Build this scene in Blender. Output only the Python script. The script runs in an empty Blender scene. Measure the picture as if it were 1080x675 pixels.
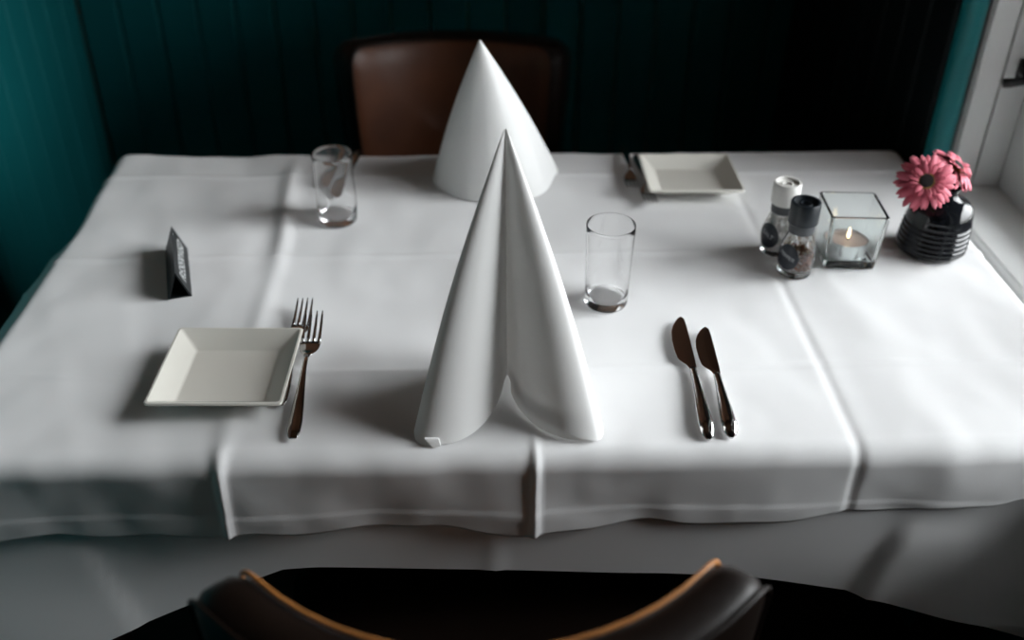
import bpy, bmesh, math, random
from mathutils import Vector, Matrix, noise
random.seed(7)
S = bpy.context.scene
COL = S.collection
PI = math.pi

# ------------------------------------------------------------------ camera
F_PX, PITCH, YAW, ROLL = 1060.0, math.radians(34.0), math.radians(2.3), math.radians(0.5)
CAM = Vector((0, 0, 1.43))
fwd = Vector((math.sin(YAW)*math.cos(PITCH), math.cos(YAW)*math.cos(PITCH), -math.sin(PITCH)))
r0 = Vector((math.cos(YAW), -math.sin(YAW), 0)); u0 = r0.cross(fwd)
right = r0*math.cos(ROLL) + u0*math.sin(ROLL); up = u0*math.cos(ROLL) - r0*math.sin(ROLL)
cd = bpy.data.cameras.new('camera'); cam = bpy.data.objects.new('camera', cd); COL.objects.link(cam)
m = Matrix((right, up, -fwd)).transposed().to_4x4(); m.translation = CAM
cam.matrix_world = m
cd.sensor_width = 36.0; cd.lens = 36.0*F_PX/1080.0; cd.clip_start = 0.02
cd.dof.use_dof = True; cd.dof.focus_distance = 1.08; cd.dof.aperture_fstop = 2.4
S.camera = cam

# ------------------------------------------------------------------ world, light, exposure
w = bpy.data.worlds.new('overcast_sky'); S.world = w; w.use_nodes = True
bg = w.node_tree.nodes['Background']
# overcast sky: three times brighter at the zenith than at the horizon, dull ground below
wn, wl_ = w.node_tree.nodes, w.node_tree.links
wtc = wn.new('ShaderNodeTexCoord'); wsx = wn.new('ShaderNodeSeparateXYZ'); wrp = wn.new('ShaderNodeValToRGB')
wmr = wn.new('ShaderNodeMapRange'); wmr.inputs['From Min'].default_value = -1.0; wmr.inputs['From Max'].default_value = 1.0
wl_.new(wtc.outputs['Generated'], wsx.inputs[0]); wl_.new(wsx.outputs['Z'], wmr.inputs['Value']); wl_.new(wmr.outputs['Result'], wrp.inputs['Fac'])
el = wrp.color_ramp.elements
el[0].position = 0.0; el[0].color = (0.08, 0.08, 0.075, 1); el[1].position = 1.0; el[1].color = (0.94, 0.98, 1.0, 1)
e = el.new(0.485); e.color = (0.10, 0.10, 0.095, 1)
e = el.new(0.515); e.color = (0.32, 0.33, 0.34, 1)
wl_.new(wrp.outputs['Color'], bg.inputs[0]); bg.inputs[1].default_value = 29.5
WIN_X, WIN_Y0, WIN_Y1, WIN_Z0, WIN_Z1 = 0.835, 0.53, 1.30, 0.78, 2.40
def area(name, loc, rot, sx, sy, energy, color, portal=False):
    l = bpy.data.lights.new(name, 'AREA'); l.shape = 'RECTANGLE'; l.size = sx; l.size_y = sy
    l.energy = energy; l.color = color
    if portal: l.cycles.is_portal = True
    o = bpy.data.objects.new(name, l); COL.objects.link(o); o.location = loc; o.rotation_euler = rot
    return o
area('window_portal', (WIN_X+0.03, (WIN_Y0+WIN_Y1)/2, (WIN_Z0+WIN_Z1)/2), (0, PI/2, 0),
     WIN_Z1-WIN_Z0, WIN_Y1-WIN_Y0, 1, (1, 1, 1), True)
S.view_settings.view_transform = 'Standard'; S.view_settings.look = 'None'
S.view_settings.gamma = 1.0; S.view_settings.use_curve_mapping = False
S.view_settings.exposure = 0.0

# ------------------------------------------------------------------ materials
def mat(name, col, rough=0.5, metal=0.0, spec=0.5, trans=0.0, ior=1.45, coat=0.0, sheen=0.0,
        var=0.0, vscale=8.0, bump=0.0, bscale=200.0, col2=None, emit=None, estr=0.0):
    mt = bpy.data.materials.new(name); mt.use_nodes = True
    nt = mt.node_tree; b = nt.nodes['Principled BSDF']
    def si(k, v):
        if k in b.inputs: b.inputs[k].default_value = v
    si('Base Color', (*col, 1)); si('Roughness', rough); si('Metallic', metal)
    si('Specular IOR Level', spec); si('Transmission Weight', trans); si('IOR', ior)
    si('Coat Weight', coat); si('Coat Roughness', 0.08); si('Sheen Weight', sheen)
    if emit: si('Emission Color', (*emit, 1)); si('Emission Strength', estr)
    if var or bump:
        tc = nt.nodes.new('ShaderNodeTexCoord')
    if var:
        n = nt.nodes.new('ShaderNodeTexNoise'); n.inputs['Scale'].default_value = vscale
        n.inputs['Detail'].default_value = 6
        nt.links.new(tc.outputs['Object'], n.inputs['Vector'])
        rp = nt.nodes.new('ShaderNodeValToRGB')
        c2 = col2 or tuple(max(0, c*(1-var)) for c in col)
        rp.color_ramp.elements[0].position = 0.3; rp.color_ramp.elements[1].position = 0.7
        rp.color_ramp.elements[0].color = (*c2, 1); rp.color_ramp.elements[1].color = (*col, 1)
        nt.links.new(n.outputs['Fac'], rp.inputs['Fac']); nt.links.new(rp.outputs['Color'], b.inputs['Base Color'])
    if bump:
        n2 = nt.nodes.new('ShaderNodeTexNoise'); n2.inputs['Scale'].default_value = bscale
        n2.inputs['Detail'].default_value = 3
        nt.links.new(tc.outputs['Object'], n2.inputs['Vector'])
        bp = nt.nodes.new('ShaderNodeBump'); bp.inputs['Strength'].default_value = bump
        bp.inputs['Distance'].default_value = 0.001
        nt.links.new(n2.outputs['Fac'], bp.inputs['Height']); nt.links.new(bp.outputs['Normal'], b.inputs['Normal'])
    return mt

def wood_mat(name, c1, c2, rough):
    mt = mat(name, c1, rough); nt = mt.node_tree; b = nt.nodes['Principled BSDF']
    tc = nt.nodes.new('ShaderNodeTexCoord'); mp = nt.nodes.new('ShaderNodeMapping')
    mp.inputs['Scale'].default_value = (2, 25, 25)
    n = nt.nodes.new('ShaderNodeTexNoise'); n.inputs['Scale'].default_value = 3; n.inputs['Detail'].default_value = 6
    rp = nt.nodes.new('ShaderNodeValToRGB')
    rp.color_ramp.elements[0].color = (*c2, 1); rp.color_ramp.elements[1].color = (*c1, 1)
    nt.links.new(tc.outputs['Object'], mp.inputs['Vector']); nt.links.new(mp.outputs['Vector'], n.inputs['Vector'])
    nt.links.new(n.outputs['Fac'], rp.inputs['Fac']); nt.links.new(rp.outputs['Color'], b.inputs['Base Color'])
    return mt

def pane_mat(name):
    mt = bpy.data.materials.new(name); mt.use_nodes = True; nt = mt.node_tree; nt.nodes.clear()
    o = nt.nodes.new('ShaderNodeOutputMaterial'); mx = nt.nodes.new('ShaderNodeMixShader')
    fr = nt.nodes.new('ShaderNodeFresnel'); t = nt.nodes.new('ShaderNodeBsdfTransparent'); g = nt.nodes.new('ShaderNodeBsdfGlossy')
    g.inputs['Roughness'].default_value = 0.02
    nt.links.new(fr.outputs[0], mx.inputs[0]); nt.links.new(t.outputs[0], mx.inputs[1]); nt.links.new(g.outputs[0], mx.inputs[2])
    nt.links.new(mx.outputs[0], o.inputs[0])
    return mt

M = dict(
    cloth=mat('white_linen', (0.80, 0.80, 0.80), 0.85, spec=0.2, sheen=0.1, var=0.03, vscale=6, bump=0.12, bscale=900),
    napkin=mat('napkin_linen', (0.86, 0.86, 0.85), 0.85, spec=0.2, sheen=0.1, bump=0.10, bscale=900),
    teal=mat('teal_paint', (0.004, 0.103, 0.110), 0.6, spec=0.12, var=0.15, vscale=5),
    teal_trim=mat('teal_gloss_paint', (0.010, 0.19, 0.205), 0.35, spec=0.4),
    shade_black=mat('shaded_plank_black', (0.003, 0.006, 0.007), 0.6, spec=0.2),  # deep shade put into the base colour, far darker than the teal
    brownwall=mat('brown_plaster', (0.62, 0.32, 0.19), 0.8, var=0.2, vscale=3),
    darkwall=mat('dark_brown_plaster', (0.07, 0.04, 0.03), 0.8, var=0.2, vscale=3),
    ceil=wood_mat('ceiling_wood', (0.20, 0.10, 0.05), (0.12, 0.06, 0.03), 0.6),
    floor=wood_mat('dark_floor_wood', (0.022, 0.014, 0.010), (0.010, 0.007, 0.005), 0.55),
    white=mat('white_paint', (0.72, 0.73, 0.72), 0.45, var=0.05, vscale=10),
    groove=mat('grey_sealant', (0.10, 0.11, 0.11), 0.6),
    black=mat('black_metal', (0.012, 0.013, 0.013), 0.35),
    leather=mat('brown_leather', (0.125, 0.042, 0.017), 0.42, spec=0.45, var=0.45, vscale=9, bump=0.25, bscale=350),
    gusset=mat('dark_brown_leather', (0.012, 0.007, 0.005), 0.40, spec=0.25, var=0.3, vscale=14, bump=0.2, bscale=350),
    piping=mat('tan_leather', (0.50, 0.20, 0.05), 0.5, var=0.2, vscale=30),
    darkwood=mat('dark_wood', (0.02, 0.012, 0.008), 0.4),
    china=mat('cream_china', (0.80, 0.78, 0.71), 0.22, spec=0.5, coat=0.3),
    steel=mat('polished_steel', (0.62, 0.61, 0.60), 0.13, metal=1.0),
    glass=mat('clear_glass', (1, 1, 1), 0.0, trans=1.0, ior=1.48),
    tglass=mat('thick_glass', (0.93, 0.975, 0.965), 0.0, trans=1.0, ior=1.5),
    vase=mat('smoked_glass', (0.006, 0.007, 0.009), 0.05, spec=0.45),
    petal=mat('pink_petal', (0.46, 0.060, 0.105), 0.6, sheen=0.1, var=0.3, vscale=60, col2=(0.58, 0.13, 0.17)),
    petal2=mat('light_pink_petal', (0.55, 0.10, 0.15), 0.6, sheen=0.1, var=0.3, vscale=60, col2=(0.64, 0.18, 0.23)),
    disc=mat('flower_centre', (0.010, 0.006, 0.006), 0.9, bump=0.6, bscale=900),
    ring=mat('floret_ring', (0.32, 0.18, 0.04), 0.8, bump=0.6, bscale=900),
    stem=mat('green_stem', (0.12, 0.24, 0.05), 0.55),
    blackplastic=mat('black_plastic', (0.008, 0.012, 0.016), 0.35),
    whiteplastic=mat('white_plastic', (0.70, 0.69, 0.66), 0.4),
    collar=mat('grey_plastic', (0.06, 0.065, 0.07), 0.4),
    label=mat('navy_label', (0.010, 0.014, 0.022), 0.4),
    print=mat('grey_print', (0.42, 0.43, 0.45), 0.5),
    whiteprint=mat('white_print', (0.62, 0.64, 0.64), 0.5),
    signblack=mat('black_sign_card', (0.008, 0.010, 0.011), 0.4, spec=0.2),
    signface=mat('black_sign_gloss', (0.02, 0.026, 0.028), 0.22),
    wax=mat('cream_wax', (0.70, 0.54, 0.48), 0.5),
    tin=mat('aluminium_cup', (0.82, 0.82, 0.83), 0.25, metal=1.0),
    wick=mat('charred_wick', (0.02, 0.015, 0.01), 0.9),
    flame=mat('candle_flame', (1, 0.8, 0.5), 0.5, emit=(1.0, 0.74, 0.42), estr=5.0),
    salt=mat('salt_crystals', (0.78, 0.76, 0.72), 0.5),
    spice=mat('mixed_peppercorns', (0.05, 0.025, 0.015), 0.6, var=1, vscale=130, col2=(0.30, 0.10, 0.05)),
    spice2=mat('pale_spices', (0.55, 0.45, 0.33), 0.6, var=1, vscale=150, col2=(0.22, 0.12, 0.07)),
    pane=pane_mat('window_glass'),
)

def add_translucency(mt, fac):
    nt = mt.node_tree; b = nt.nodes['Principled BSDF']; out = [n for n in nt.nodes if n.type == 'OUTPUT_MATERIAL'][0]
    tr = nt.nodes.new('ShaderNodeBsdfTranslucent'); tr.inputs['Color'].default_value = (0.88, 0.87, 0.85, 1)
    mx = nt.nodes.new('ShaderNodeMixShader'); mx.inputs[0].default_value = fac
    nt.links.new(b.outputs[0], mx.inputs[1]); nt.links.new(tr.outputs[0], mx.inputs[2]); nt.links.new(mx.outputs[0], out.inputs[0])
add_translucency(M['napkin'], 0.18)
# ------------------------------------------------------------------ helpers
def mesh(name, verts, faces, smooth=False):
    me = bpy.data.meshes.new(name); me.from_pydata([tuple(v) for v in verts], [], faces); me.validate(); me.update()
    if smooth: me.polygons.foreach_set('use_smooth', [True]*len(me.polygons))
    return me
def obj(name, me, mt=None, parent=None, loc=None):
    o = bpy.data.objects.new(name, me); COL.objects.link(o)
    if mt is not None and me is not None and not me.materials: me.materials.append(mt)
    if parent: o.parent = parent
    if loc is not None: o.location = loc
    return o
def tag(o, label, cat, group=None, kind=None):
    o['label'] = label; o['category'] = cat
    if group: o['group'] = group
    if kind: o['kind'] = kind
    return o
def thing(name, label, cat, loc=(0, 0, 0), rz=0, group=None):
    o = bpy.data.objects.new(name, None); COL.objects.link(o); o.empty_display_size = 0.02
    o.location = loc; o.rotation_euler = (0, 0, rz)
    return tag(o, label, cat, group)
def box_data(x0, x1, y0, y1, z0, z1):
    v = [(x, y, z) for x in (x0, x1) for y in (y0, y1) for z in (z0, z1)]
    f = [(0, 1, 3, 2), (4, 6, 7, 5), (0, 4, 5, 1), (2, 3, 7, 6), (0, 2, 6, 4), (1, 5, 7, 3)]
    return v, f
def box(name, x0, x1, y0, y1, z0, z1, mt, parent=None, bevel=0.0):
    o = obj(name, mesh(name, *box_data(x0, x1, y0, y1, z0, z1)), mt, parent)
    if bevel:
        b = o.modifiers.new('bevel', 'BEVEL'); b.width = bevel; b.segments = 2; b.limit_method = 'ANGLE'
    return o
def lathe_data(prof, seg=40, cap0=True, cap1=True):
    v, f = [], []; n = len(prof)
    for r, z in prof:
        for k in range(seg):
            a = 2*PI*k/seg; v.append((r*math.cos(a), r*math.sin(a), z))
    for i in range(n-1):
        for k in range(seg):
            k2 = (k+1) % seg
            f.append((i*seg+k, i*seg+k2, (i+1)*seg+k2, (i+1)*seg+k))
    if cap0: f.append(tuple(range(seg-1, -1, -1)))
    if cap1: f.append(tuple((n-1)*seg+k for k in range(seg)))
    return v, f
def lathe(name, prof, mt, parent=None, seg=40, smooth=True, cap0=True, cap1=True, angle=None):
    me = mesh(name, *lathe_data(prof, seg, cap0, cap1), smooth)
    o = obj(name, me, mt, parent)
    if smooth: sharp(me, angle or 40)
    return o
def sharp(me, deg=40):
    bm = bmesh.new(); bm.from_mesh(me)
    for e in bm.edges:
        if len(e.link_faces) == 2 and e.calc_face_angle(0) > math.radians(deg): e.smooth = False
    bm.to_mesh(me); bm.free()
def loft_data(rings, closed=True, caps=True):
    n = len(rings[0]); v = [p for r in rings for p in r]; f = []
    for i in range(len(rings)-1):
        for k in range(n if closed else n-1):
            k2 = (k+1) % n
            f.append((i*n+k, i*n+k2, (i+1)*n+k2, (i+1)*n+k))
    if caps and closed:
        f.append(tuple(range(n-1, -1, -1))); f.append(tuple((len(rings)-1)*n+k for k in range(n)))
    return v, f
def tube_data(pts, rad, seg=10):
    pts = [Vector(p) for p in pts]; rings = []
    for i, p in enumerate(pts):
        t = (pts[min(i+1, len(pts)-1)] - pts[max(i-1, 0)]).normalized()
        a = Vector((0, 0, 1)) if abs(t.z) < 0.9 else Vector((1, 0, 0))
        n1 = t.cross(a).normalized(); n2 = n1.cross(t)
        r = rad[i] if isinstance(rad, (list, tuple)) else rad
        rings.append([p + n1*(r*math.cos(2*PI*k/seg)) + n2*(r*math.sin(2*PI*k/seg)) for k in range(seg)])
    return loft_data(rings)
def merge(parts):
    V, Fc = [], []
    for v, f in parts:
        o = len(V); V += list(v); Fc += [tuple(i+o for i in q) for q in f]
    return V, Fc
def lerp_tab(tab, x):
    if x <= tab[0][0]: return tab[0][1]
    for (a, b), (c, d) in zip(tab, tab[1:]):
        if x <= c: return b + (d-b)*(x-a)/(c-a)
    return tab[-1][1]
def text_mesh(body, size):
    c = bpy.data.curves.new('lettering', 'FONT'); c.body = body; c.size = size
    c.align_x = 'CENTER'; c.align_y = 'CENTER'; c.resolution_u = 3
    t = bpy.data.objects.new('lettering_source', c); COL.objects.link(t)
    dg = bpy.context.evaluated_depsgraph_get()
    me = bpy.data.meshes.new_from_object(t.evaluated_get(dg))
    me.materials.clear()
    bpy.data.objects.remove(t, do_unlink=True); bpy.data.curves.remove(c)
    return me

# ------------------------------------------------------------------ room shell
XL, XR, YB, YF, ZC = -0.853, 0.694, 2.20, -2.4, 2.55
NY1, NY0 = 1.385, 0.47           # window niche along y
SILL_Z = 0.738
def struct(o, label, cat): return tag(o, label, cat, kind='structure')
struct(box('floor', XL-0.1, 0.90, YF-0.1, YB+0.1, -0.05, 0.0, M['floor']), 'very dark wooden floor in shadow under the table', 'floor')
struct(box('ceiling', XL-0.1, 0.90, YF-0.1, YB+0.1, ZC, ZC+0.05, M['ceil']), 'brown wooden ceiling above the dining nook', 'ceiling')
PW, PT, DADO = 0.0838, 0.014, 1.02
def plank_mesh(h, w=PW, mt='teal'):
    g, c = 0.0012, 0.005
    xs = [(-w/2+g, 0), (-w/2+g, PT-c), (-w/2+g+c, PT), (w/2-g-c, PT), (w/2-g, PT-c), (w/2-g, 0)]
    v = [(x, -y, z) for z in (0, h) for x, y in xs]; n = len(xs)
    f = [tuple(range(n)), tuple(range(2*n-1, n-1, -1))] + [(i, i+n, (i+1) % n+n, (i+1) % n) for i in range(n)]
    me = mesh('plank', v, f); me.materials.append(M[mt]); return me
PLANK = plank_mesh(DADO)
def planks(parent, p0, direction, count, rz, me=PLANK, z=0.0):
    for k in range(count):
        o = obj('plank', me, None, parent)
        o.location = Vector(p0) + Vector(direction)*(PW*(k+0.5)) + Vector((0, 0, z)); o.rotation_euler = (0, 0, rz)
# back wall
wb = struct(box('wall_back', XL-0.1, 0.90, YB+PT, YB+0.1, 0, ZC, M['brownwall']), 'back wall panelled with dark teal vertical planks behind the far chair', 'wall')
planks(wb, (XL, YB+PT, 0), (1, 0, 0), 19, 0)
box('dado_rail', XL, XR+0.03, YB-0.012, YB+PT, DADO, DADO+0.04, M['teal_trim'], wb, 0.004)
# left wall
wl = struct(box('wall_left', XL-0.1, XL-PT, YF, YB+PT, 0, ZC, M['darkwall']), 'left wall panelled with dark teal vertical planks beside the table', 'wall')
planks(wl, (XL-PT, YB, 0), (0, -1, 0), 48, PI/2)
box('dado_rail', XL-PT, XL+0.012, YF+0.1, YB-0.012, DADO, DADO+0.04, M['teal_trim'], wl, 0.004)
# right wall: far stretch, part under the sill, part over the niche, near stretch
wr = struct(box('wall_right', XR+PT, 0.90, NY1+0.036, YB+PT, 0, ZC, M['darkwall']), 'right wall planks beyond the window, deep shade put into their near-black colour', 'wall')
planks(wr, (XR+PT, YB-0.02, 0), (0, -1, 0), 9, -PI/2, plank_mesh(DADO, mt='shade_black'))  # far planks: near-black colour stands in for deep shade
cr = 0.024                       # rounded corner post at the end of the right wall
ring = []
for k in range(9):
    a = PI + (PI/2)*k/8
    ring.append((XR+cr+cr*math.cos(a), NY1+cr+cr*math.sin(a)))
ring += [(XR+cr, NY1+cr+0.005), (XR, NY1+cr+0.005)]
obj('corner_bead', mesh('corner_bead', *loft_data([[(x, y, z) for x, y in ring] for z in (0, ZC)])), M['teal_trim'], wr)
box('wall_below_sill', 0.745+PT, 0.90, NY0, NY1+0.03, 0, SILL_Z-0.03, M['darkwall'], wr)
planks(wr, (0.745+PT, NY1, 0), (0, -1, 0), 10, -PI/2, plank_mesh(SILL_Z-0.03))
box('wall_over_niche', 0.735, 0.90, NY0, NY1+0.03, 2.46, ZC, M['darkwall'], wr)
box('wall_near_window', 0.735, 0.90, YF, NY0, 0, ZC, M['darkwall'], wr)
struct(box('wall_front', XL-0.1, 0.90, YF-0.1, YF, 0, ZC, M['darkwall']), 'dark brown plaster wall behind the camera', 'wall')

# ------------------------------------------------------------------ window in the niche
win = obj('window_1', mesh('window_1', *merge([
    box_data(WIN_X-0.03, WIN_X+0.03, NY0, NY1, SILL_Z, WIN_Z0), box_data(WIN_X-0.03, WIN_X+0.03, NY0, NY1, WIN_Z1, 2.46),
    box_data(WIN_X-0.03, WIN_X+0.03, NY0, WIN_Y0, WIN_Z0, WIN_Z1), box_data(WIN_X-0.03, WIN_X+0.03, WIN_Y1, NY1, WIN_Z0, WIN_Z1)])), M['white'])
struct(win, 'white framed window niche lighting the table from the right', 'window')
ym = (WIN_Y0+WIN_Y1)/2
box('mullion', WIN_X-0.02, WIN_X+0.02, ym-0.02, ym+0.02, WIN_Z0, WIN_Z1, M['white'], win)
for a, b in ((WIN_Y0, ym-0.02), (ym+0.02, WIN_Y1)):
    box('pane', WIN_X-0.003, WIN_X+0.003, a, b, WIN_Z0, WIN_Z1, M['pane'], win)
box('window_sill', 0.704, WIN_X-0.015, NY0, NY1, SILL_Z-0.03, SILL_Z, M['white'], win, 0.006)
box('near_reveal', 0.735, WIN_X+0.04, NY0-0.001, NY0+0.012, SILL_Z, 2.46, M['white'], win)
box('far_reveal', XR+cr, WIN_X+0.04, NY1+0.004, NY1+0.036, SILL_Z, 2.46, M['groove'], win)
box('casing', 0.7245, 0.7595, NY1-0.012, NY1+0.006, SILL_Z, 2.46, M['white'], win, 0.002)
sh = box('shutter_panel', 0.7635, WIN_X-0.031, NY1-0.010, NY1+0.006, SILL_Z+0.002, 2.45, M['white'], win, 0.002)
hv = merge([tube_data([(0.744, NY1-0.048, 0.919), (0.752, NY1-0.050, 0.920), (0.766, NY1-0.050, 0.921), (0.780, NY1-0.048, 0.923), (0.790, NY1-0.045, 0.923)],
                      [0.0065, 0.0068, 0.0055, 0.0065, 0.007], 10),
            tube_data([(0.786, NY1-0.045, 0.923), (0.786, NY1-0.008, 0.923)], 0.006, 10),
            box_data(0.780, 0.797, NY1-0.014, NY1-0.008, 0.905, 0.941)])
obj('handle', mesh('handle', *hv, True), M['black'], sh)

# ------------------------------------------------------------------ table
TX0, TX1, TY0, TY1, TZ = -0.568, 0.690, 0.757, 1.496, 0.750   # outer faces of the draped top, cloth surface height
dt = thing('dining_table', 'dark wooden dining table hidden under white tablecloths', 'table', (0.06, 1.125, 0))
box('tabletop', TX0+0.012-0.06, TX1-0.012-0.06, TY0+0.012-1.125, TY1-0.012-1.125, 0.715, TZ-0.0075, M['darkwood'], dt, 0.010)
for sx in (-1, 1):
    for sy in (-1, 1):
        box('leg', sx*0.54-0.03, sx*0.54+0.03, sy*0.29-0.03, sy*0.29+0.03, 0, 0.715, M['darkwood'], dt, 0.004)

def cloth_mesh(name, X0, X1, Y0, Y1, r, z0, Lf, Ll, Lr, Lb, disp, step, wave, corner=0.3, side_flare=0.0):
    """flat rectangle rolled over the table edge (radius r) and hung down; Lf(s) is the front overhang"""
    def axis(a, b, la, lb):
        na = max(4, int(la/step)); nm = int((b-a)/step); nb = max(4, int(lb/step))
        return ([(a, -(1-i/na)) for i in range(na)] + [(a+(b-a)*i/nm, 0) for i in range(nm+1)] + [(b, (i+1)/nb) for i in range(nb)])
    A = axis(X0, X1, Ll, Lr); B = axis(Y0, Y1, Lf(0.0), Lb)
    V = []
    for bt, qb in B:
        for at, qa in A:
            ox = abs(qa)*(Ll if qa < 0 else Lr); oy = abs(qb)*(Lf(at) if qb < 0 else Lb)
            d = math.hypot(ox, oy)
            s = at + math.copysign(ox, qa) if qa else at
            t = bt + math.copysign(oy, qb) if qb else bt
            if d < 1e-9:
                P = Vector((at, bt, z0)); N = Vector((0, 0, 1))
            else:
                D = Vector((math.copysign(ox, qa), math.copysign(oy, qb), 0))/d
                if d < r*PI/2:
                    a = d/r; P = Vector((at, bt, z0 - r*(1-math.cos(a)))) + D*(r*math.sin(a))
                    N = D*math.sin(a) + Vector((0, 0, math.cos(a)))
                else:
                    e = d - r*PI/2; c = abs(2*D.x*D.y)
                    fl = corner*c + (side_flare*sst(1.44, 1.25, t) if D.x < -0.7 else 0.0)
                    P = Vector((at, bt, z0 - r - e*math.cos(fl))) + D*(r + e*math.sin(fl)); N = D
                    P += N*wave(s, t, e)
            V.append(P + N*disp(s, t, d))
    n = len(A); Fc = []
    for j in range(len(B)-1):
        for i in range(n-1):
            Fc.append((j*n+i, j*n+i+1, (j+1)*n+i+1, (j+1)*n+i))
    return mesh(name, V, Fc, True)

def g(d, w): return math.exp(-(d/w)**2)
def sst(a, b, x):
    x = min(1, max(0, (x-a)/(b-a))); return x*x*(3-2*x)
def nz(x, y, z=0.0): return noise.noise(Vector((x, y, z)))
def overlay_disp(s, t, d):
    front = sst(0.80, 0.74, t)
    h = 0.0
    # lengthwise fold creases
    wob = 0.004*nz(3*t, 1.7)
    a = 0.0045*sst(1.10, 1.22, t)*sst(1.50, 1.38, t) + 0.0022*sst(1.22, 1.10, t) + 0.003*front
    h += a*g(s+0.272+wob+0.03*(sst(1.12, 1.42, t)-0.5)*0.6, 0.0125 - 0.0085*front)
    h += (0.0010*sst(0.95, 0.82, t) + 0.0034*front)*g(s-0.056, 0.0042)
    h -= (0.0011 + 0.0012*front)*g(s-0.389-wob*0.6, 0.0062 - 0.001*front)
    # crosswise fold creases
    for yc, am in ((1.405, 0.0022), (1.162, 0.0022), (0.905, 0.0019)):
        h += am*g(t-yc+0.002*nz(2*s, yc*9), 0.006)*(0.5+0.5*abs(nz(3*s, yc*5)))*1.5
    # soft undulation, stronger towards the left-hand side
    lft = sst(0.05, -0.35, s)
    h += (0.0014 + 0.0046*lft)*nz(5.5*s+2.2*t, 3.0*t-1.3*s, 0.3)*(1-front*0.5)
    h += 0.0016*lft*nz(17*s+6*t, 11*t-5*s, 7.7)
    h += 0.0013*nz(14*s+5*t, 9*t-4*s, 4.1) + 0.0006*nz(30*s, 26*t, 2.0)
    h += 0.0022*lft*sst(1.1, 1.25, t)*math.sin(24*(s+0.42*t))*0.5
    # lengthwise soft ruck right of the right-hand crease
    h += 0.0016*g(s-0.47-0.10*(0.9-t), 0.03)*sst(1.2, 1.0, t)
    # hem
    return h + 0.0008
def overlay_wave(s, t, e):
    k = min(1.0, e/0.06)
    return k*(0.0045*nz(6*s, 6*t, 8.0) + 0.0030*math.sin(23*s+1.1) + 0.0018*nz(22*s, 22*t, 3.0)) + 0.0012*sst(0.048, 0.052, e)
def overlay_Lf(s):
    return lerp_tab([(-0.6, 0.112), (-0.40, 0.106), (-0.26, 0.109), (-0.1, 0.103), (0.055, 0.112), (0.2, 0.104), (0.36, 0.101), (0.42, 0.095), (0.52, 0.084), (0.7, 0.075)], s) \
        + 0.0030*math.sin(29*s) + 0.002*math.sin(61*s+0.5)
R_O = 0.020
def rest(x, y, r):
    """height of the cloth's highest point under a footprint of half-size r"""
    return TZ + 0.0002 + max(overlay_disp(x+r*i/4, y+r*j/4, 0.0) for i in range(-4, 5) for j in range(-4, 5))
ov = obj('tablecloth', cloth_mesh('tablecloth', TX0+R_O, TX1-R_O, TY0+R_O, TY1-R_O, R_O, TZ, overlay_Lf, 0.085, 0.045, 0.10, overlay_disp, 0.0032, overlay_wave, 0.3, 0.92), M['cloth'])
sm = ov.modifiers.new('thickness', 'SOLIDIFY'); sm.thickness = 0.0012; sm.offset = -1
tag(ov, 'white square-folded top tablecloth with crease lines and short front overhang', 'tablecloth')

def under_disp(s, t, d):
    # slanting pleats on the front drop
    h = 0.0
    if t < 0.77:
        z = d
        h += 0.010*sst(0.10, 0.14, z)*sst(-0.004, 0.012, s-0.465+0.42*(z-0.09))*sst(0.62, 0.50, s)
        h += 0.003*sst(0.10, 0.14, z)*sst(0.004, -0.012, s+0.43-0.45*(z-0.09))*sst(-0.62, -0.5, s)
        h += 0.0025*g(s-0.012, 0.006)
        h += 0.0020*nz(9*s, 6*z, 1.0)
    return h - 0.0025
def under_wave(s, t, e):
    k = min(1.0, e/0.15); sd = sst(0.15, 0.6, abs(s-0.06))
    return 0.004*k*nz(4*s, 3*t, 5.0) + 0.045*sd*sst(0.085, 0.26, e)
def under_Lf(s):
    return lerp_tab([(-0.6, 0.32), (-0.42, 0.240), (-0.30, 0.196), (-0.215, 0.162), (-0.18, 0.161), (0.0, 0.172), (0.2, 0.184), (0.31, 0.194), (0.444, 0.212), (0.564, 0.240), (0.7, 0.29)], s)
un = obj('tablecloth', cloth_mesh('under_tablecloth', TX0+R_O, TX1-R_O, TY0+R_O, TY1-R_O, R_O-0.004, TZ-0.003, under_Lf, 0.22, 0.040, 0.22, under_disp, 0.010, under_wave, 0.2), M['cloth'])
tag(un, 'longer white tablecloth hanging below the top one, in shade', 'tablecloth')

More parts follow.
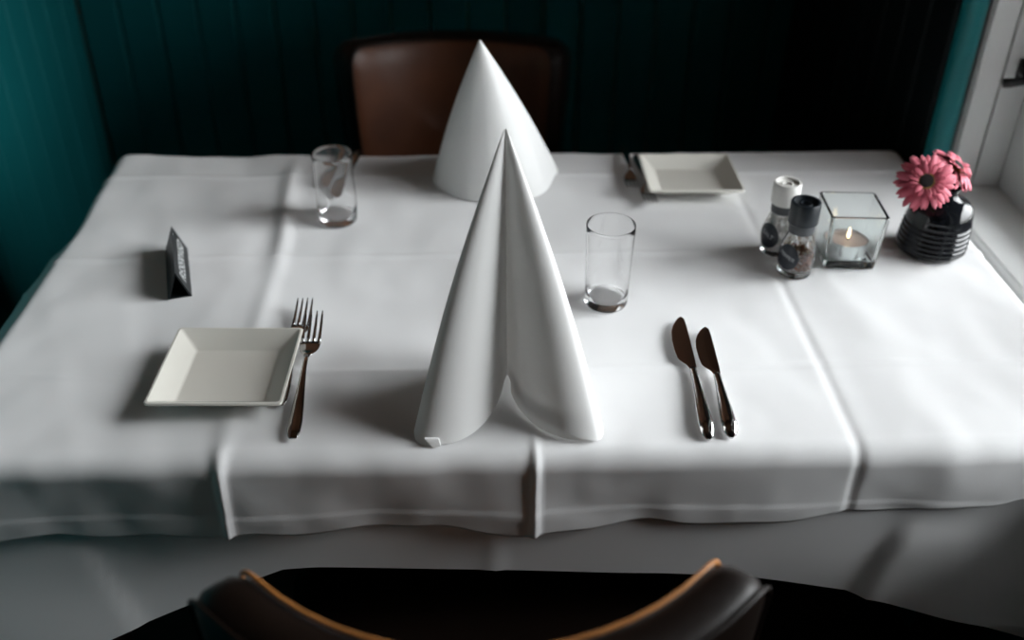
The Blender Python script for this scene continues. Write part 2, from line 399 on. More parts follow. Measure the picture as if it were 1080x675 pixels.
# ------------------------------------------------------------------ chairs
def make_chair(label, loc, rz, top, pipe, hw, lift):
    """origin on the floor under the seat centre, sitter faces +y; backrest at -y with wings curving to +y"""
    t = thing('dining_chair', label, 'chair', loc, rz, 'brown leather dining chairs')
    R, HW, TH = 0.258, hw, 0.042
    def arc(u, off, z):           # u in -1..1 across the backrest
        taper = 0.90 + 0.10*sst(0.45, top, z)
        a = u*math.asin(HW/R)*taper
        return Vector(((R+off)*math.sin(a), -0.235 + R - (R+off)*math.cos(a) - 0.10*(z-0.45), z + lift*u*u*sst(0.5, top, z)))
    def outline(n=64, inset=0.0):   # rounded rectangle in (u,z) space
        hw, z0, z1, rc = 1.0-inset/0.22, 0.46+inset, top-inset, 0.032
        pts = []
        ru = rc/0.22
        for cx, cz, a0 in ((hw-ru, z1-rc, 0), (-hw+ru, z1-rc, PI/2), (-hw+ru, z0+rc, PI), (hw-ru, z0+rc, 1.5*PI)):
            for k in range(7):
                a = a0 + PI/2*k/6
                pts.append((cx+ru*math.cos(a), cz+rc*math.sin(a)))
        out = []
        for i in range(len(pts)):
            p, q = pts[i], pts[(i+1) % len(pts)]
            L = math.hypot((q[0]-p[0])*0.22, q[1]-p[1]); k = max(1, int(L/0.025))
            for j in range(k): out.append((p[0]+(q[0]-p[0])*j/k, p[1]+(q[1]-p[1])*j/k))
        return out
    def shrink(o, f): 
        cz = (0.46+top)/2
        return [(u*(1-f/0.21), cz+(z-cz)*(1-f/((top-0.46)/2))) for u, z in o]
    base = outline()
    # padded faces: concentric rings from edge to centre
    def panel(name, side, bulge, mt):
        rings = []
        for f, h in ((0.0, 0.0), (0.006, 0.35), (0.016, 0.7), (0.035, 0.92), (0.07, 1.0), (0.12, 1.0), (0.165, 1.0)):
            off = -side*0.0
            rings.append([arc(u, (-TH/2 - bulge*h) if side > 0 else (TH/2 + bulge*h), z) for u, z in shrink(base, f)])
        v, fc = loft_data(rings, True, False)
        n = len(base); v.append(sum((Vector(p) for p in rings[-1]), Vector())/n)
        fc += [((len(rings)-1)*n+k, (len(rings)-1)*n+(k+1) % n, len(v)-1) for k in range(n)]
        o = obj(name, mesh(name, v, fc, True), mt, t); return o
    panel('backrest_front', 1, 0.010, M['leather'])
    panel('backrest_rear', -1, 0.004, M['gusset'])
    rings = []
    for off, gr in ((-TH/2, 0.0), (-TH/2+0.004, 0.003), (-TH/4, 0.006), (0, 0.0065), (TH/4, 0.006), (TH/2-0.004, 0.003), (TH/2, 0.0)):
        rings.append([arc(u, off, z) for u, z in shrink(base, -gr)])
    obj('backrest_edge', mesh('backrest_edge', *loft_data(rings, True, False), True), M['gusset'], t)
    for off, gr in ((-TH/2-0.0005, -0.004), (TH/2+0.0005, -0.004)):
        pts = [arc(u, off, z) for u, z in shrink(base, gr)]; pts.append(pts[0]); pts.append(pts[1])
        obj('piping', mesh('piping', *tube_data(pts, 0.0022, 8), True), M[pipe if off < 0 else 'gusset'], t)
    # seat
    so = []
    for cx, cy, a0 in ((0.19, 0.17, 0), (-0.19, 0.17, PI/2), (-0.15, -0.17, PI), (0.15, -0.17, 1.5*PI)):
        for k in range(6):
            a = a0 + PI/2*k/5; so.append((cx+0.05*math.cos(a), cy+0.05*math.sin(a)))
    rings = [[(x*f, y*f, z) for x, y in so] for f, z in ((0.94, 0.385), (1.0, 0.40), (1.0, 0.44), (0.97, 0.46), (0.88, 0.472), (0.5, 0.478))]
    obj('seat', mesh('seat', *loft_data(rings), True), M['gusset'], t)
    for sx in (-1, 1):
        for sy in (-1, 1):
            x, y = sx*0.175, sy*0.17
            rings = [[(x*(1+0.0*k)+sx*o+dx*wd, y+sy*o+dy*wd, z) for dx, dy in ((-1, -1), (1, -1), (1, 1), (-1, 1))] for k, (z, wd, o) in enumerate(((0, 0.013, 0.03), (0.39, 0.02, 0)))]
            obj('leg', mesh('leg', *loft_data(rings)), M['darkwood'], t)
    return t
make_chair('brown leather dining chair at the far side of the table against teal panelling', (-0.042, 1.626, 0), PI, 0.803, 'gusset', 0.197, 0.012)
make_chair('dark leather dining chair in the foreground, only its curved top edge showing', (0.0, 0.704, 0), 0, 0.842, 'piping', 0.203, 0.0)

# ------------------------------------------------------------------ napkins
def napkin(label, loc, rz, H, wd, ridge, tip, valley, apex, arch, flap, rnd_back=False):
    """folded standing napkin: ridge towards +y, two rolled wings opening towards -y"""
    if rnd_back:
        right = [(0.0975*math.sin(q*PI/2)**0.92, ridge*math.cos(q*PI/2)**1.15) for q in (0, 0.06, 0.15, 0.3, 0.45, 0.6, 0.75, 0.9)] + [(0.0975, -0.010)]
    else:
        right = [(0.0, ridge), (0.010, ridge-0.008), (0.030, ridge-0.035), (0.055, ridge-0.072), (0.080, ridge-0.112)]
    right += [(0.0965, tip+0.030), (0.0975, tip+0.016), (0.093, tip+0.004), (0.082, tip), (0.066, tip+0.001), (0.050, tip+0.007),
              (0.034, tip+0.019), (0.020, tip+0.036), (0.009, tip+0.058), (0.003, valley-0.008), (0.0, valley)]
    # arc-length smooth resampling (Catmull-Rom)
    def cr_pt(p0, p1, p2, p3, u):
        return tuple(0.5*((2*b)+(-a+c)*u+(2*a-5*b+4*c-d)*u*u+(-a+3*b-3*c+d)*u**3) for a, b, c, d in zip(p0, p1, p2, p3))
    rs = []
    for i in range(len(right)-1):
        for k in range(4):
            rs.append(cr_pt(right[max(i-1, 0)], right[i], right[i+1], right[min(i+2, len(right)-1)], k/4))
    rs.append(right[-1])
    half = [(x*wd/0.0975, y) for x, y in rs]
    curve = half + [(-x, y) for x, y in half[-2:0:-1]]
    nh = len(half); n = len(curve); A = Vector((apex[0], apex[1], H))
    def hem(i):
        j = i if i < nh else (n - i)
        x, y = half[j]
        inner = sst(0.56*nh, nh-1, j)          # towards the valley the hem lifts into an arch
        lift = arch*(inner**2.0)
        if flap and i < nh: lift += 0.013*math.exp(-((j-41)/7.5)**2)
        return lift
    rings = []
    NS = 26
    for k in range(NS+1):
        s = 0.012 + (1-0.012)*k/NS
        ring = []
        for i, (x, y) in enumerate(curve):
            zb = hem(i)
            B = Vector((x, y, zb)); P = A.lerp(B, s)
            bul = 0.012*math.sin(PI*s)*wd/0.0975     # wings belly slightly outwards
            c = Vector((0, (ridge+tip)/2, 0)); dv = Vector((x-c.x, 0, 0))
            if abs(x) > 1e-4: P += Vector((math.copysign(1, x), 0, 0))*bul*min(1, abs(x)/0.06)*0.5
            ring.append(P)
        rings.append(ring)
    v, f = loft_data(rings, True, False)
    f.append(tuple(range(n-1, -1, -1)))
    me = mesh('napkin', v, f, True); sharp(me, 75)
    t = thing('napkin', label, 'napkin', loc, rz, 'white standing folded napkins')
    o = obj('folded_cloth', me, M['napkin'], t)
    if flap:
        # inner layer peeping out under the right-hand wing, and a small turned corner under the left one
        rows = []
        for q in range(6):
            sgm = 0.90 + 0.10*q/5; row = []
            for j in range(26, 56):
                x, y = half[j]; x -= 0.0022*(1 if x > 0.07 else 0.3); y += 0.0022
                row.append(A.lerp(Vector((x, y, 0.0012 + max(0, (j-46))*0.0006)), sgm) + Vector((0.5*0.012*math.sin(PI*sgm)*min(1, x/0.06), 0, 0)))
            rows.append(row)
        me2 = mesh('inner_layer', *loft_data(rows, False, False), True)
        il = obj('inner_layer', me2, M['napkin'], t)
        pts = [(-0.086, tip-0.0015, 0.010), (-0.078, tip-0.004, 0.0005), (-0.070, tip-0.003, 0.001), (-0.072, tip, 0.008)]
        v = [Vector(p) for p in pts] + [Vector(p)+Vector((0, 0.003, 0.0)) for p in pts]
        k = len(pts)
        obj('turned_corner', mesh('turned_corner', v, [tuple(range(k)), tuple(range(2*k-1, k-1, -1))] + [(i, i+k, (i+1) % k+k, (i+1) % k) for i in range(k)]), M['napkin'], t)
    return t
ZT = TZ + 0.0015
napkin('nearest white napkin folded into a tall two-winged cone with open centre', (0.030, 0.860, rest(0.030, 0.860, 0.08)), 0.0, 0.297, 0.0975, 0.070, -0.082, 0.006, (-0.002, 0.035), 0.022, True)
napkin('farther white napkin standing as a smooth cone before the leather chair', (0.022, 1.380, rest(0.022, 1.380, 0.08)), PI-0.30, 0.236, 0.090, 0.070, -0.075, 0.006, (0.000, 0.052), 0.030, False, True)

# ------------------------------------------------------------------ square plates
def plate(label, loc, rz, W, D):
    t = thing('square_plate', label, 'plate', loc, rz, 'small square cream side plates')
    def sq(hx, hy, z, rc):
        pts = []
        for cx, cy, a0 in ((hx-rc, hy-rc, 0), (-hx+rc, hy-rc, PI/2), (-hx+rc, -hy+rc, PI), (hx-rc, -hy+rc, 1.5*PI)):
            for k in range(5):
                a = a0 + PI/2*k/4; pts.append((cx+rc*math.cos(a), cy+rc*math.sin(a), z))
        return pts
    hx, hy = W/2, D/2; w = 0.0245
    rings = [sq(hx-w-0.004, hy-w-0.004, 0.0, 0.004), sq(hx-w, hy-w, 0.0012, 0.004), sq(hx-0.003, hy-0.003, 0.0165, 0.004), sq(hx-0.0006, hy-0.0006, 0.0178, 0.004),
             sq(hx, hy, 0.0195, 0.004), sq(hx-0.0008, hy-0.0008, 0.0208, 0.004), sq(hx-0.003, hy-0.003, 0.0210, 0.004),
             sq(hx-w+0.002, hy-w+0.002, 0.0062, 0.004), sq(hx-w, hy-w, 0.0052, 0.004), sq(hx-w-0.0015, hy-w-0.0015, 0.0050, 0.004)]
    v, f = loft_data(rings)
    n = 20; nr = len(rings)
    rim_f = [q for q in f if max(q) < n*nr and len(q) == 4]
    me = mesh('plate_rim', v, f[:-1], True); sharp(me, 28)
    obj('rim', me, M['china'], t)
    wv = sq(hx-w-0.0015, hy-w-0.0015, 0.0050, 0.004) + sq(hx-w-0.0015, hy-w-0.0015, 0.0030, 0.004)
    obj('well', mesh('plate_well', wv, [tuple(range(20)), tuple(range(39, 19, -1))] + [(i, i+20, (i+1) % 20+20, (i+1) % 20) for i in range(20)]), M['china'], t)
    return t
plate('near square cream side plate left of the near napkin', (-0.2740, 0.891, rest(-0.2740, 0.891, 0.040)), math.radians(-1.5), 0.143, 0.140)
plate('far square cream side plate at the back of the table, right of the far napkin', (0.320, 1.364, rest(0.320, 1.364, 0.045)), math.radians(-0.5), 0.141, 0.128)

# ------------------------------------------------------------------ cutlery
def ell(cx, y, z, rx, rz, n=10, flat=0.0):
    return [(cx+rx*math.cos(2*PI*k/n), y, z+rz*math.sin(2*PI*k/n)) for k in range(n)]
def fork(label, p_tip, p_end, z_tip=0.0):
    """origin at handle end, tines towards local +y"""
    a, b = Vector((*p_end, 0)), Vector((*p_tip, 0)); L = (b-a).length; ang = math.atan2(b.y-a.y, b.x-a.x) - PI/2
    t = thing('fork', label, 'fork', (p_end[0], p_end[1], max(rest(p_end[0]*(1-q)+p_tip[0]*q, p_end[1]*(1-q)+p_tip[1]*q, 0.008) for q in (0.05, 0.35, 0.65, 0.95))), ang, 'steel table forks')
    t.rotation_euler = (math.asin(z_tip/L), 0, ang)
    k = L/0.21
    hr = [(0.000, 0.0035, 0.0040, 0.0010), (0.003, 0.0040, 0.0085/2+0.0015, 0.0016), (0.010, 0.0040, 0.0072, 0.0022), (0.025, 0.0042, 0.0076, 0.0026), (0.050, 0.0052, 0.0062, 0.0027),
          (0.080, 0.0078, 0.0042, 0.0024), (0.105, 0.0100, 0.0029, 0.0021), (0.122, 0.0100, 0.0027, 0.0020), (0.130, 0.0090, 0.0036, 0.0019)]
    obj('handle', mesh('fork_handle', *loft_data([ell(0, y*k, z, rx, rz, 14) for y, z, rx, rz in hr]), True), M['steel'], t)
    hd = [(0.128, 0.0092, 0.0033, 0.0016), (0.134, 0.0080, 0.0062, 0.0014), (0.140, 0.0064, 0.0092, 0.0012), (0.147, 0.0050, 0.0112, 0.0011), (0.155, 0.0046, 0.0120, 0.0010), (0.160, 0.0046, 0.0121, 0.0010)]
    obj('head', mesh('fork_head', *loft_data([ell(0, y*k, z, rx*k, rz, 14) for y, z, rx, rz in hd]), True), M['steel'], t)
    tr = [(0.158, 0.0046, 0.0021), (0.170, 0.0052, 0.0020), (0.190, 0.0078, 0.0016), (0.204, 0.0110, 0.0012), (0.210, 0.0125, 0.0006)]
    me = None
    for q in range(4):
        x = (-0.0095 + 0.00633*q)*k
        v, f = loft_data([ell(x, y*k, z, rx*k, 0.0009, 8) for y, z, rx in tr])
        obj('tine', mesh('fork_tine', v, f, True), M['steel'], t)
    return t
fork('near steel fork with its whole length clear of the near plate', (-0.1935, 0.998), (-0.1905, 0.786), 0.006)
fork('near steel fork tucked against the near plate edge, farther from the viewer', (-0.2095, 1.033), (-0.2110, 0.838))
fork('far steel fork clear of the far plate, its handle reaching the table edge', (0.2300, 1.318), (0.2395, 1.505), 0.007)
fork('far steel fork half under the far plate rim', (0.2515, 1.283), (0.2545, 1.462))
def knife(label, p_tip, p_end, sgn=1):
    a, b = Vector((*p_end, 0)), Vector((*p_tip, 0)); L = (b-a).length; ang = math.atan2(b.y-a.y, b.x-a.x) - PI/2
    t = thing('knife', label, 'knife', (p_end[0], p_end[1], max(rest(p_end[0]*(1-q)+p_tip[0]*q, p_end[1]*(1-q)+p_tip[1]*q, 0.008) for q in (0.05, 0.35, 0.65, 0.95))), ang, 'steel table knives')
    k = L/0.218; h = 0.0062
    hr = [(0.0, 0.0022, 0.0015), (0.003, 0.0056, 0.0032), (0.009, 0.0078, 0.0048), (0.022, 0.0086, 0.0055), (0.045, 0.0078, 0.0052), (0.075, 0.0060, 0.0044), (0.100, 0.0047, 0.0036), (0.114, 0.0044, 0.0033), (0.117, 0.0040, 0.0028)]
    obj('handle', mesh('knife_handle', *loft_data([ell(0, y*k, max(rz, h-0.0012) if y > 0.03 else rz+0.0004, rx, rz, 16) for y, rx, rz in hr]), True), M['steel'], t)
    # blade outline: straight spine on +x, curved cutting edge on -x
    sp = [(0.114, 0.0036), (0.130, 0.0040), (0.170, 0.0038), (0.200, 0.0034), (0.212, 0.0026), (0.2165, 0.0010), (0.218, -0.0010)]
    ed = [(0.114, -0.0040), (0.122, -0.0062), (0.128, -0.0115), (0.134, -0.0150), (0.150, -0.0166), (0.170, -0.0172), (0.188, -0.0156), (0.200, -0.0124), (0.209, -0.0084), (0.2145, -0.0052), (0.218, -0.0022)]
    ys = [0.114+0.104*i/34 for i in range(35)]
    v = []
    for y in ys:
        xs, xe = lerp_tab([(p, q) for p, q in sp], y), lerp_tab([(p, q) for p, q in ed], y)
        if xe > xs: xe = xs
        xm = xs*0.5+xe*0.5
        for x, z in ((xs, h+0.0008), (xm, h+0.0007), (xe, h), (xm, h-0.0007), (xs, h-0.0008)):
            v.append((sgn*x, y*k, z))
    n = 5; f = []
    for i in range(len(ys)-1):
        for q in range(n): f.append((i*n+q, i*n+(q+1) % n, (i+1)*n+(q+1) % n, (i+1)*n+q))
    f += [tuple(range(n-1, -1, -1)), tuple((len(ys)-1)*n+q for q in range(n))]
    obj('blade', mesh('knife_blade', v, f), M['steel'], t)
    return t
knife('near larger steel knife, left of the two by the near napkin', (0.2440, 0.997), (0.2340, 0.778))
knife('near smaller steel knife, right of the two by the near napkin', (0.2690, 0.973), (0.2575, 0.779))
knife('far steel knife seen through the far glass, left of the two', (-0.2230, 1.352), (-0.2090, 1.492), -1)
knife('far steel knife seen through the far glass, right of the two', (-0.2020, 1.318), (-0.1900, 1.480), -1)

# ------------------------------------------------------------------ water glasses
def glass(label, loc, H, rb, rt, bulge):
    prof = [(0.0, 0.0), (rb-0.004, 0.0), (rb-0.001, 0.0010), (rb, 0.0035)]
    N = 14
    for i in range(1, N+1):
        q = i/N; prof.append((rb+(rt-rb)*q + bulge*math.sin(2*PI*min(1, q*1.0))*1.0, 0.0035+(H-0.0045)*q))
    prof += [(rt-0.0003, H), (rt-0.0009, H)]
    for i in range(N, 0, -1):
        q = i/N; z = 0.0125+(H-0.0135)*q
        qq = (z-0.0035)/(H-0.0045)
        prof.append((rb+(rt-rb)*qq + bulge*math.sin(2*PI*min(1, qq)) - 0.0011, z))
    prof += [(rb-0.0030, 0.0112), (rb-0.008, 0.0098), (0.0, 0.0095)]
    me = mesh('water_glass', *lathe_data([(max(r, 0.0001), z) for r, z in prof], 64, True, True), True); sharp(me, 50)
    o = obj('water_glass', me, M['glass'], None, loc)
    return tag(o, label, 'glass', 'empty water glasses')
glass('empty clear straight water glass right of the near napkin', (0.158, 1.041, rest(0.158, 1.041, 0.025)), 0.110, 0.0265, 0.0295, 0.0)
glass('empty clear water glass at the back left, knives showing through it', (-0.196, 1.264, rest(-0.196, 1.264, 0.025)), 0.103, 0.0265, 0.0285, 0.0012)

# ------------------------------------------------------------------ reserved sign
ts = thing('tent_sign', 'small black tent sign with pale lettering on the left of the table', 'sign', (-0.3705, 1.065, rest(-0.3705, 1.065, 0.02)), math.radians(15.5))
LEN, HT, HB, TK = 0.124, 0.037, 0.0145, 0.0018
sl = math.atan2(HT, HB)
for sx in (1, -1):
    prof = [(sx*HB, 0), (0, HT), (0, HT-0.004), (sx*(HB-TK*1.3), 0)]
    v = [(x, y, z) for y in (0, LEN) for x, z in prof]
    p = obj('panel', mesh('panel', v, [(0, 1, 2, 3), (7, 6, 5, 4)] + [(i, i+4, (i+1) % 4+4, (i+1) % 4) for i in range(4)]), M['signblack'], ts)
    if sx == 1:
        me = text_mesh('RESERVED', 0.0215)
        # lay the text on the outer face of the panel, reading along the sign
        n = Vector((math.sin(sl), 0, math.cos(sl))); upv = Vector((-math.cos(sl), 0, math.sin(sl))); along = Vector((0, 1, 0))
        cpt = Vector((HB/2, LEN/2, HT/2)) + n*0.0004
        for vt in me.vertices: vt.co = cpt + along*vt.co.x*1.02 + upv*vt.co.y*1.0
        obj('lettering', me, M['whiteprint'], p)
obj('base', mesh('base', *box_data(-HB+0.002, HB-0.002, 0.001, LEN-0.001, 0.0, 0.0012)), M['signblack'], ts)

# ------------------------------------------------------------------ salt and pepper grinders
BODY = [(0.0195, 0.0), (0.0212, 0.0012), (0.0215, 0.004), (0.0205, 0.007), (0.0218, 0.010), (0.0232, 0.018), (0.0236, 0.026), (0.0228, 0.036), (0.0205, 0.045), (0.0178, 0.052), (0.0158, 0.058), (0.0152, 0.066)]
def grinder(label, loc, rz, capm, fill, fill_h, words, az, group, white):
    t = thing('spice_grinder', label, 'grinder', loc, rz, group)
    inner = [(max(r-0.0016, 0.001), z) for r, z in BODY[4:]]
    prof = [(0.0001, 0.0)] + BODY + [(0.0140, 0.066)] + inner[::-1][1:] + [(0.017, 0.0085), (0.0001, 0.0080)]
    me = mesh('jar', *lathe_data(prof, 48), True); sharp(me, 45)
    jar = obj('jar', me, M['glass'], t)
    collar = lathe('collar', [(0.0153, 0.0605), (0.0155, 0.0605), (0.0163, 0.062), (0.0163, 0.071), (0.0158, 0.0725), (0.0130, 0.0725)], M['collar'], t, 40)
    rimr = 0.0188 if not white else 0.0182
    cap = lathe('cap', [(0.0130, 0.0728), (0.0172, 0.0728), (rimr, 0.0745), (rimr, 0.1010), (rimr-0.0010, 0.1030), (rimr-0.0035, 0.1030), (rimr-0.0045, 0.0990), (0.0085, 0.0985), (0.0075, 0.1005), (0.0062, 0.1005), (0.0055, 0.0970), (0.0001, 0.0968)], capm, t, 40)
    # fill: loose pieces packed in the jar
    rnd = random.Random(3); parts = []
    for k in range(900):
        z = 0.011 + fill_h*rnd.random(); R = lerp_tab([(b, a) for a, b in BODY], z) - 0.0032
        a = rnd.random()*2*PI; rr = R*math.sqrt(rnd.uniform(0.5, 1.0)); s = rnd.uniform(0.0014, 0.0026)
        c = Vector((rr*math.cos(a), rr*math.sin(a), z))
        ax = [Vector((rnd.uniform(-1, 1), rnd.uniform(-1, 1), rnd.uniform(-1, 1))).normalized()*s*rnd.uniform(0.8, 1.2) for _ in range(3)]
        v = [c+ax[0], c-ax[0], c+ax[1], c-ax[1], c+ax[2], c-ax[2]]
        parts.append((v, [(0, 2, 4), (2, 1, 4), (1, 3, 4), (3, 0, 4), (2, 0, 5), (1, 2, 5), (3, 1, 5), (0, 3, 5)]))
    fo = obj('filling', mesh('filling', *merge(parts)), fill, t); fo['kind'] = 'stuff'
    # curved oval label with print
    def wrap(x, z, lift):
        r = lerp_tab([(b, a) for a, b in BODY], z) + lift; a = az + x/0.0235
        return (r*math.cos(a), r*math.sin(a), z)
    RX, RZ, ZCn = 0.0165, 0.0175, 0.0305
    v = [wrap(0, ZCn, 0.0006)]; f = []; nr, ns = 6, 32
    for i in range(1, nr+1):
        for k in range(ns):
            a = 2*PI*k/ns; v.append(wrap(RX*i/nr*math.cos(a), ZCn+RZ*i/nr*math.sin(a), 0.0006))
    for k in range(ns): f.append((0, 1+k, 1+(k+1) % ns))
    for i in range(nr-1):
        for k in range(ns): f.append((1+i*ns+k, 1+(i+1)*ns+k, 1+(i+1)*ns+(k+1) % ns, 1+i*ns+(k+1) % ns))
    lab = obj('label', mesh('label', v, f, True), M['label'], t)
    tilt = math.radians(-18)
    for wd_, sz, dz in words:
        me = text_mesh(wd_, sz)
        for vt in me.vertices:
            x, z = vt.co.x, vt.co.y+dz
            vt.co = wrap(x*math.cos(tilt)-z*math.sin(tilt), ZCn + x*math.sin(tilt)+z*math.cos(tilt), 0.0009)
        obj('lettering', me, M['print'], lab)
    return t
GR = 'glass spice grinders'
grinder('glass pepper grinder with black cap beside the candle holder', (0.411, 1.108, rest(0.411, 1.108, 0.02)), 0, M['blackplastic'], M['spice'], 0.020,
        [('PEPPER', 0.0074, 0.0018)], math.radians(-141), GR, False)
grinder('glass salt grinder with white cap behind the pepper grinder', (0.4015, 1.160, rest(0.4015, 1.160, 0.02)), 0, M['whiteplastic'], M['salt'], 0.044,
        [('SALT', 0.0085, 0.0018)], math.radians(-148), GR, True)
# pale layer of spices over the dark ones in the pepper jar
pg = [o for o in COL.objects if o.name == 'spice_grinder'][0]
rnd = random.Random(9); parts = []
for k in range(110):
    z = 0.031 + 0.016*rnd.random(); R = lerp_tab([(b, a) for a, b in BODY], z) - 0.0042
    a = rnd.random()*2*PI; rr = R*math.sqrt(rnd.uniform(0.6, 1.0)); s = rnd.uniform(0.0012, 0.0022); c = Vector((rr*math.cos(a), rr*math.sin(a), z))
    ax = [Vector((rnd.uniform(-1, 1), rnd.uniform(-1, 1), rnd.uniform(-1, 1))).normalized()*s for _ in range(3)]
    parts.append(([c+ax[0], c-ax[0], c+ax[1], c-ax[1], c+ax[2], c-ax[2]], [(0, 2, 4), (2, 1, 4), (1, 3, 4), (3, 0, 4), (2, 0, 5), (1, 2, 5), (3, 1, 5), (0, 3, 5)]))
fo = obj('pale_filling', mesh('pale_filling', *merge(parts)), M['spice2'], pg); fo['kind'] = 'stuff'

# ------------------------------------------------------------------ candle holder and tealight
CX, CY, CR = 0.4870, 1.1430, math.radians(-4)
CZ = rest(CX, CY, 0.03)
def rsq(h, z, rc):
    pts = []
    for cx, cy, a0 in ((h-rc, h-rc, 0), (-h+rc, h-rc, PI/2), (-h+rc, -h+rc, PI), (h-rc, -h+rc, 1.5*PI)):
        for k in range(5):
            a = a0 + PI/2*k/4; pts.append((cx+rc*math.cos(a), cy+rc*math.sin(a), z))
    return pts
HB_, HT_, HH = 0.0335, 0.0370, 0.078
rings = [rsq(HB_-0.004, 0.0, 0.004), rsq(HB_-0.001, 0.0012, 0.005), rsq(HB_, 0.004, 0.005), rsq(HT_, HH-0.001, 0.0045), rsq(HT_-0.0008, HH, 0.0045), rsq(HT_-0.0030, HH, 0.0035), rsq(HT_-0.0038, HH-0.001, 0.003),
         rsq(HB_-0.0036, 0.0125, 0.004), rsq(HB_-0.0060, 0.0105, 0.004), rsq(HB_-0.012, 0.0100, 0.004)]
me = mesh('candle_holder', *loft_data(rings), True); sharp(me, 35)
ch = obj('candle_holder', me, M['tglass'], None, (CX, CY, CZ)); ch.rotation_euler = (0, 0, CR)
tag(ch, 'square clear glass candle holder between the grinders and the vase', 'candle holder')
tl = thing('tealight', 'lit tealight candle in a metal cup inside the square glass holder', 'candle', (CX+0.001, CY+0.0, CZ+0.0102))
lathe('cup', [(0.0001, 0.0), (0.0245, 0.0), (0.0254, 0.001), (0.0256, 0.0205), (0.0259, 0.0210), (0.0250, 0.0210), (0.0248, 0.014)], M['tin'], tl, 48, cap1=False)
lathe('wax', [(0.0246, 0.004), (0.0246, 0.0190), (0.021, 0.0186), (0.005, 0.0180), (0.0001, 0.0180)], M['wax'], tl, 48)
obj('wick', mesh('wick', *tube_data([(0, 0, 0.0175), (0.0003, 0, 0.022), (0.001, 0, 0.0240)], 0.0006, 8)), M['wick'], tl)
lathe('flame', [(0.0001, 0.0215), (0.0013, 0.0225), (0.0021, 0.0250), (0.0022, 0.0275), (0.0016, 0.0315), (0.0007, 0.0350), (0.0001, 0.0370)], M['flame'], tl, 16)

# ------------------------------------------------------------------ vase and gerberas
VX, VY = 0.613, 1.163
prof = [(0.0001, 0.0), (0.036, 0.0), (0.0415, 0.0015), (0.0440, 0.006)]
for i in range(1, 37):      # ribbed lower body
    z = 0.006 + 0.0405*i/36
    prof.append((0.0445 - 0.0030*(i/36)**1.5 + 0.0011*math.cos(2*PI*i/6), z))
prof += [(0.0412, 0.049), (0.0412, 0.054), (0.0402, 0.060), (0.0375, 0.0665), (0.032, 0.072), (0.025, 0.0755), (0.0175, 0.0785), (0.0140, 0.082), (0.0132, 0.086), (0.0150, 0.0905), (0.0165, 0.092), (0.0150, 0.0922),
         (0.0118, 0.087), (0.0118, 0.081), (0.020, 0.074), (0.034, 0.064), (0.038, 0.052), (0.039, 0.02), (0.036, 0.005), (0.0001, 0.004)]
v, f = lathe_data(prof, 56)
v = [(x*(1+0.035*nz(9*x+3, 9*y, 14*z)) + 0.05*z - 0.002, y*(1+0.035*nz(9*x+3, 9*y, 14*z)), z) for x, y, z in v]
vs = obj('vase', mesh('vase', v, f, True), M['vase'], None, (VX, VY, rest(VX, VY, 0.04)))
tag(vs, 'squat black smoked glass vase with ribbed body and narrow neck', 'vase')
def petal_mesh(L, W, r_in, droop, mt, nseg=7):
    v, f = [], []
    for i in range(nseg+1):
        q = i/nseg; x = r_in + L*q
        wd = W*(0.45+0.75*math.sin(PI*min(1, 0.12+0.80*q)))*(1 if q < 0.85 else 1-((q-0.85)/0.15)**2*0.75)
        z = 0.0022*math.sin(PI*q) - droop*q*q
        v += [(x, -wd/2, z+0.0007), (x, 0, z-0.0003), (x, wd/2, z+0.0007)]
    for i in range(nseg):
        a = i*3
        f += [(a, a+3, a+4, a+1), (a+1, a+4, a+5, a+2)]
    n = len(v); v += [(x, y, z-0.0005) for x, y, z in v]
    f += [tuple(n+k for k in q[::-1]) for q in f]
    # close the rim
    loop = [i*3 for i in range(nseg+1)] + [nseg*3+1] + [i*3+2 for i in range(nseg, -1, -1)] + [1]
    for i in range(len(loop)):
        a, b = loop[i], loop[(i+1) % len(loop)]; f.append((b, a, a+n, b+n))
    me = mesh('petal', v, f, True); me.materials.append(mt); return me
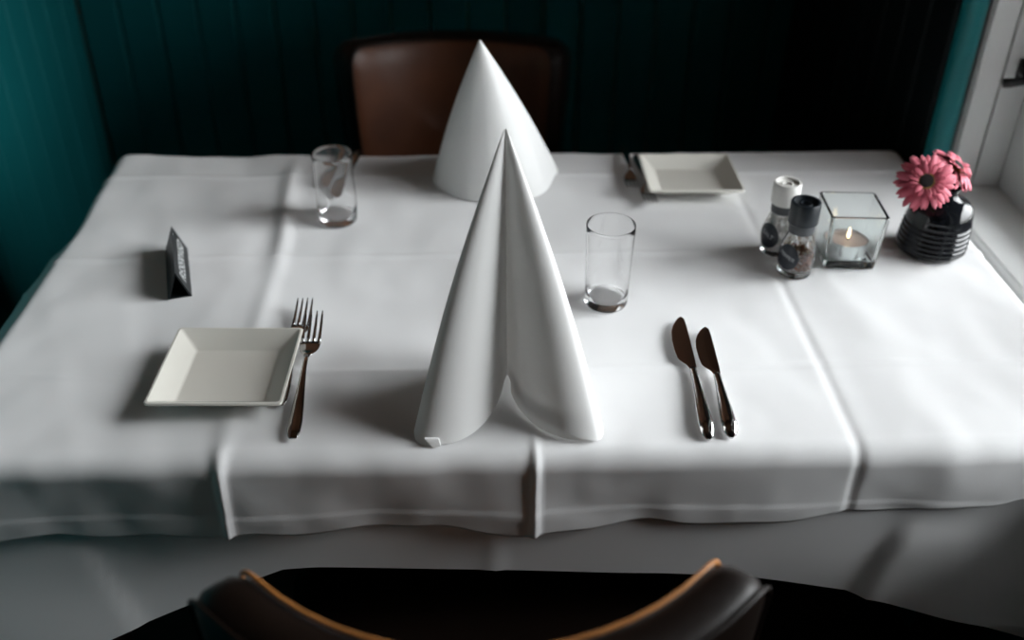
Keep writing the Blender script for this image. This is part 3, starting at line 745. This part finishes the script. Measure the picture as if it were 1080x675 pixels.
def gerbera(label, c, normal, base, seed, spin, scale=1.0):
    rnd = random.Random(seed)
    t = thing('gerbera', label, 'flower', c, 0, 'pink gerberas in the vase')
    q = Vector(normal).normalized().to_track_quat('Z', 'Y')
    t.rotation_mode = 'QUATERNION'; t.rotation_quaternion = q
    outer = petal_mesh(0.030*scale, 0.0070*scale, 0.0075*scale, 0.004, M['petal'])
    outer2 = petal_mesh(0.0285*scale, 0.0072*scale, 0.0075*scale, 0.002, M['petal2'])
    inner = petal_mesh(0.016*scale, 0.0055*scale, 0.0065*scale, -0.001, M['petal'])
    for k in range(30):
        o = obj('petal', outer if k % 2 else outer2, None, t)
        o.rotation_euler = (rnd.uniform(-0.25, 0.25), rnd.uniform(-0.02, 0.22) + (0.12 if k % 2 else 0), spin + 2*PI*k/30 + rnd.uniform(-0.06, 0.06))
        o.location = (0, 0, 0.0012 if k % 2 == 0 else 0); o.scale = (rnd.uniform(0.93, 1.05),)*3
    for k in range(20):
        o = obj('petal', inner, None, t)
        o.rotation_euler = (rnd.uniform(-0.2, 0.2), rnd.uniform(-0.25, -0.05), spin + 2*PI*(k+0.5)/20); o.location = (0, 0, 0.0022)
    lathe('floret_ring', [(0.0001, 0.000), (0.0112*scale, 0.000), (0.0116*scale, 0.0030), (0.0100*scale, 0.0052), (0.0066*scale, 0.0052), (0.0001, 0.004)], M['ring'], t, 24)
    lathe('disc', [(0.0001, 0.003), (0.0080*scale, 0.0045), (0.0076*scale, 0.0062), (0.0048*scale, 0.0070), (0.0001, 0.0066)], M['disc'], t, 24)
    lathe('calyx', [(0.0001, -0.008), (0.0030, -0.008), (0.0055, -0.005), (0.0085, -0.0005), (0.0001, 0.0)], M['stem'], t, 20)
    # stem from the calyx into the vase, in the flower's own frame
    inv = Matrix.LocRotScale(Vector(c), q, None).inverted()
    p0 = Vector(c) - q @ Vector((0, 0, 0.006)); p3 = Vector(base); mth = Vector((VX+0.0025, VY, ZT+0.087))
    p1 = p0 - (q @ Vector((0, 0, 1)))*0.018
    ctrl = [p0, p1, mth.lerp(p1, 0.25), mth, mth.lerp(p3, 0.6), p3]
    obj('stem', mesh('stem', *tube_data([inv @ p for p in ctrl], 0.0022, 8), True), M['stem'], t)
    return t
gerbera('front pink gerbera facing the viewer, dark eye visible', (0.5680, 1.133, 0.868), (-0.22, -0.80, 0.62), (VX+0.010, VY+0.004, ZT+0.02), 4, 0.1, 1.06)
gerbera('rear pink gerbera turned away to the right behind the front one', (0.627, 1.182, 0.864), (0.50, -0.22, 0.80), (VX-0.006, VY+0.002, ZT+0.02), 11, 0.3, 1.0)
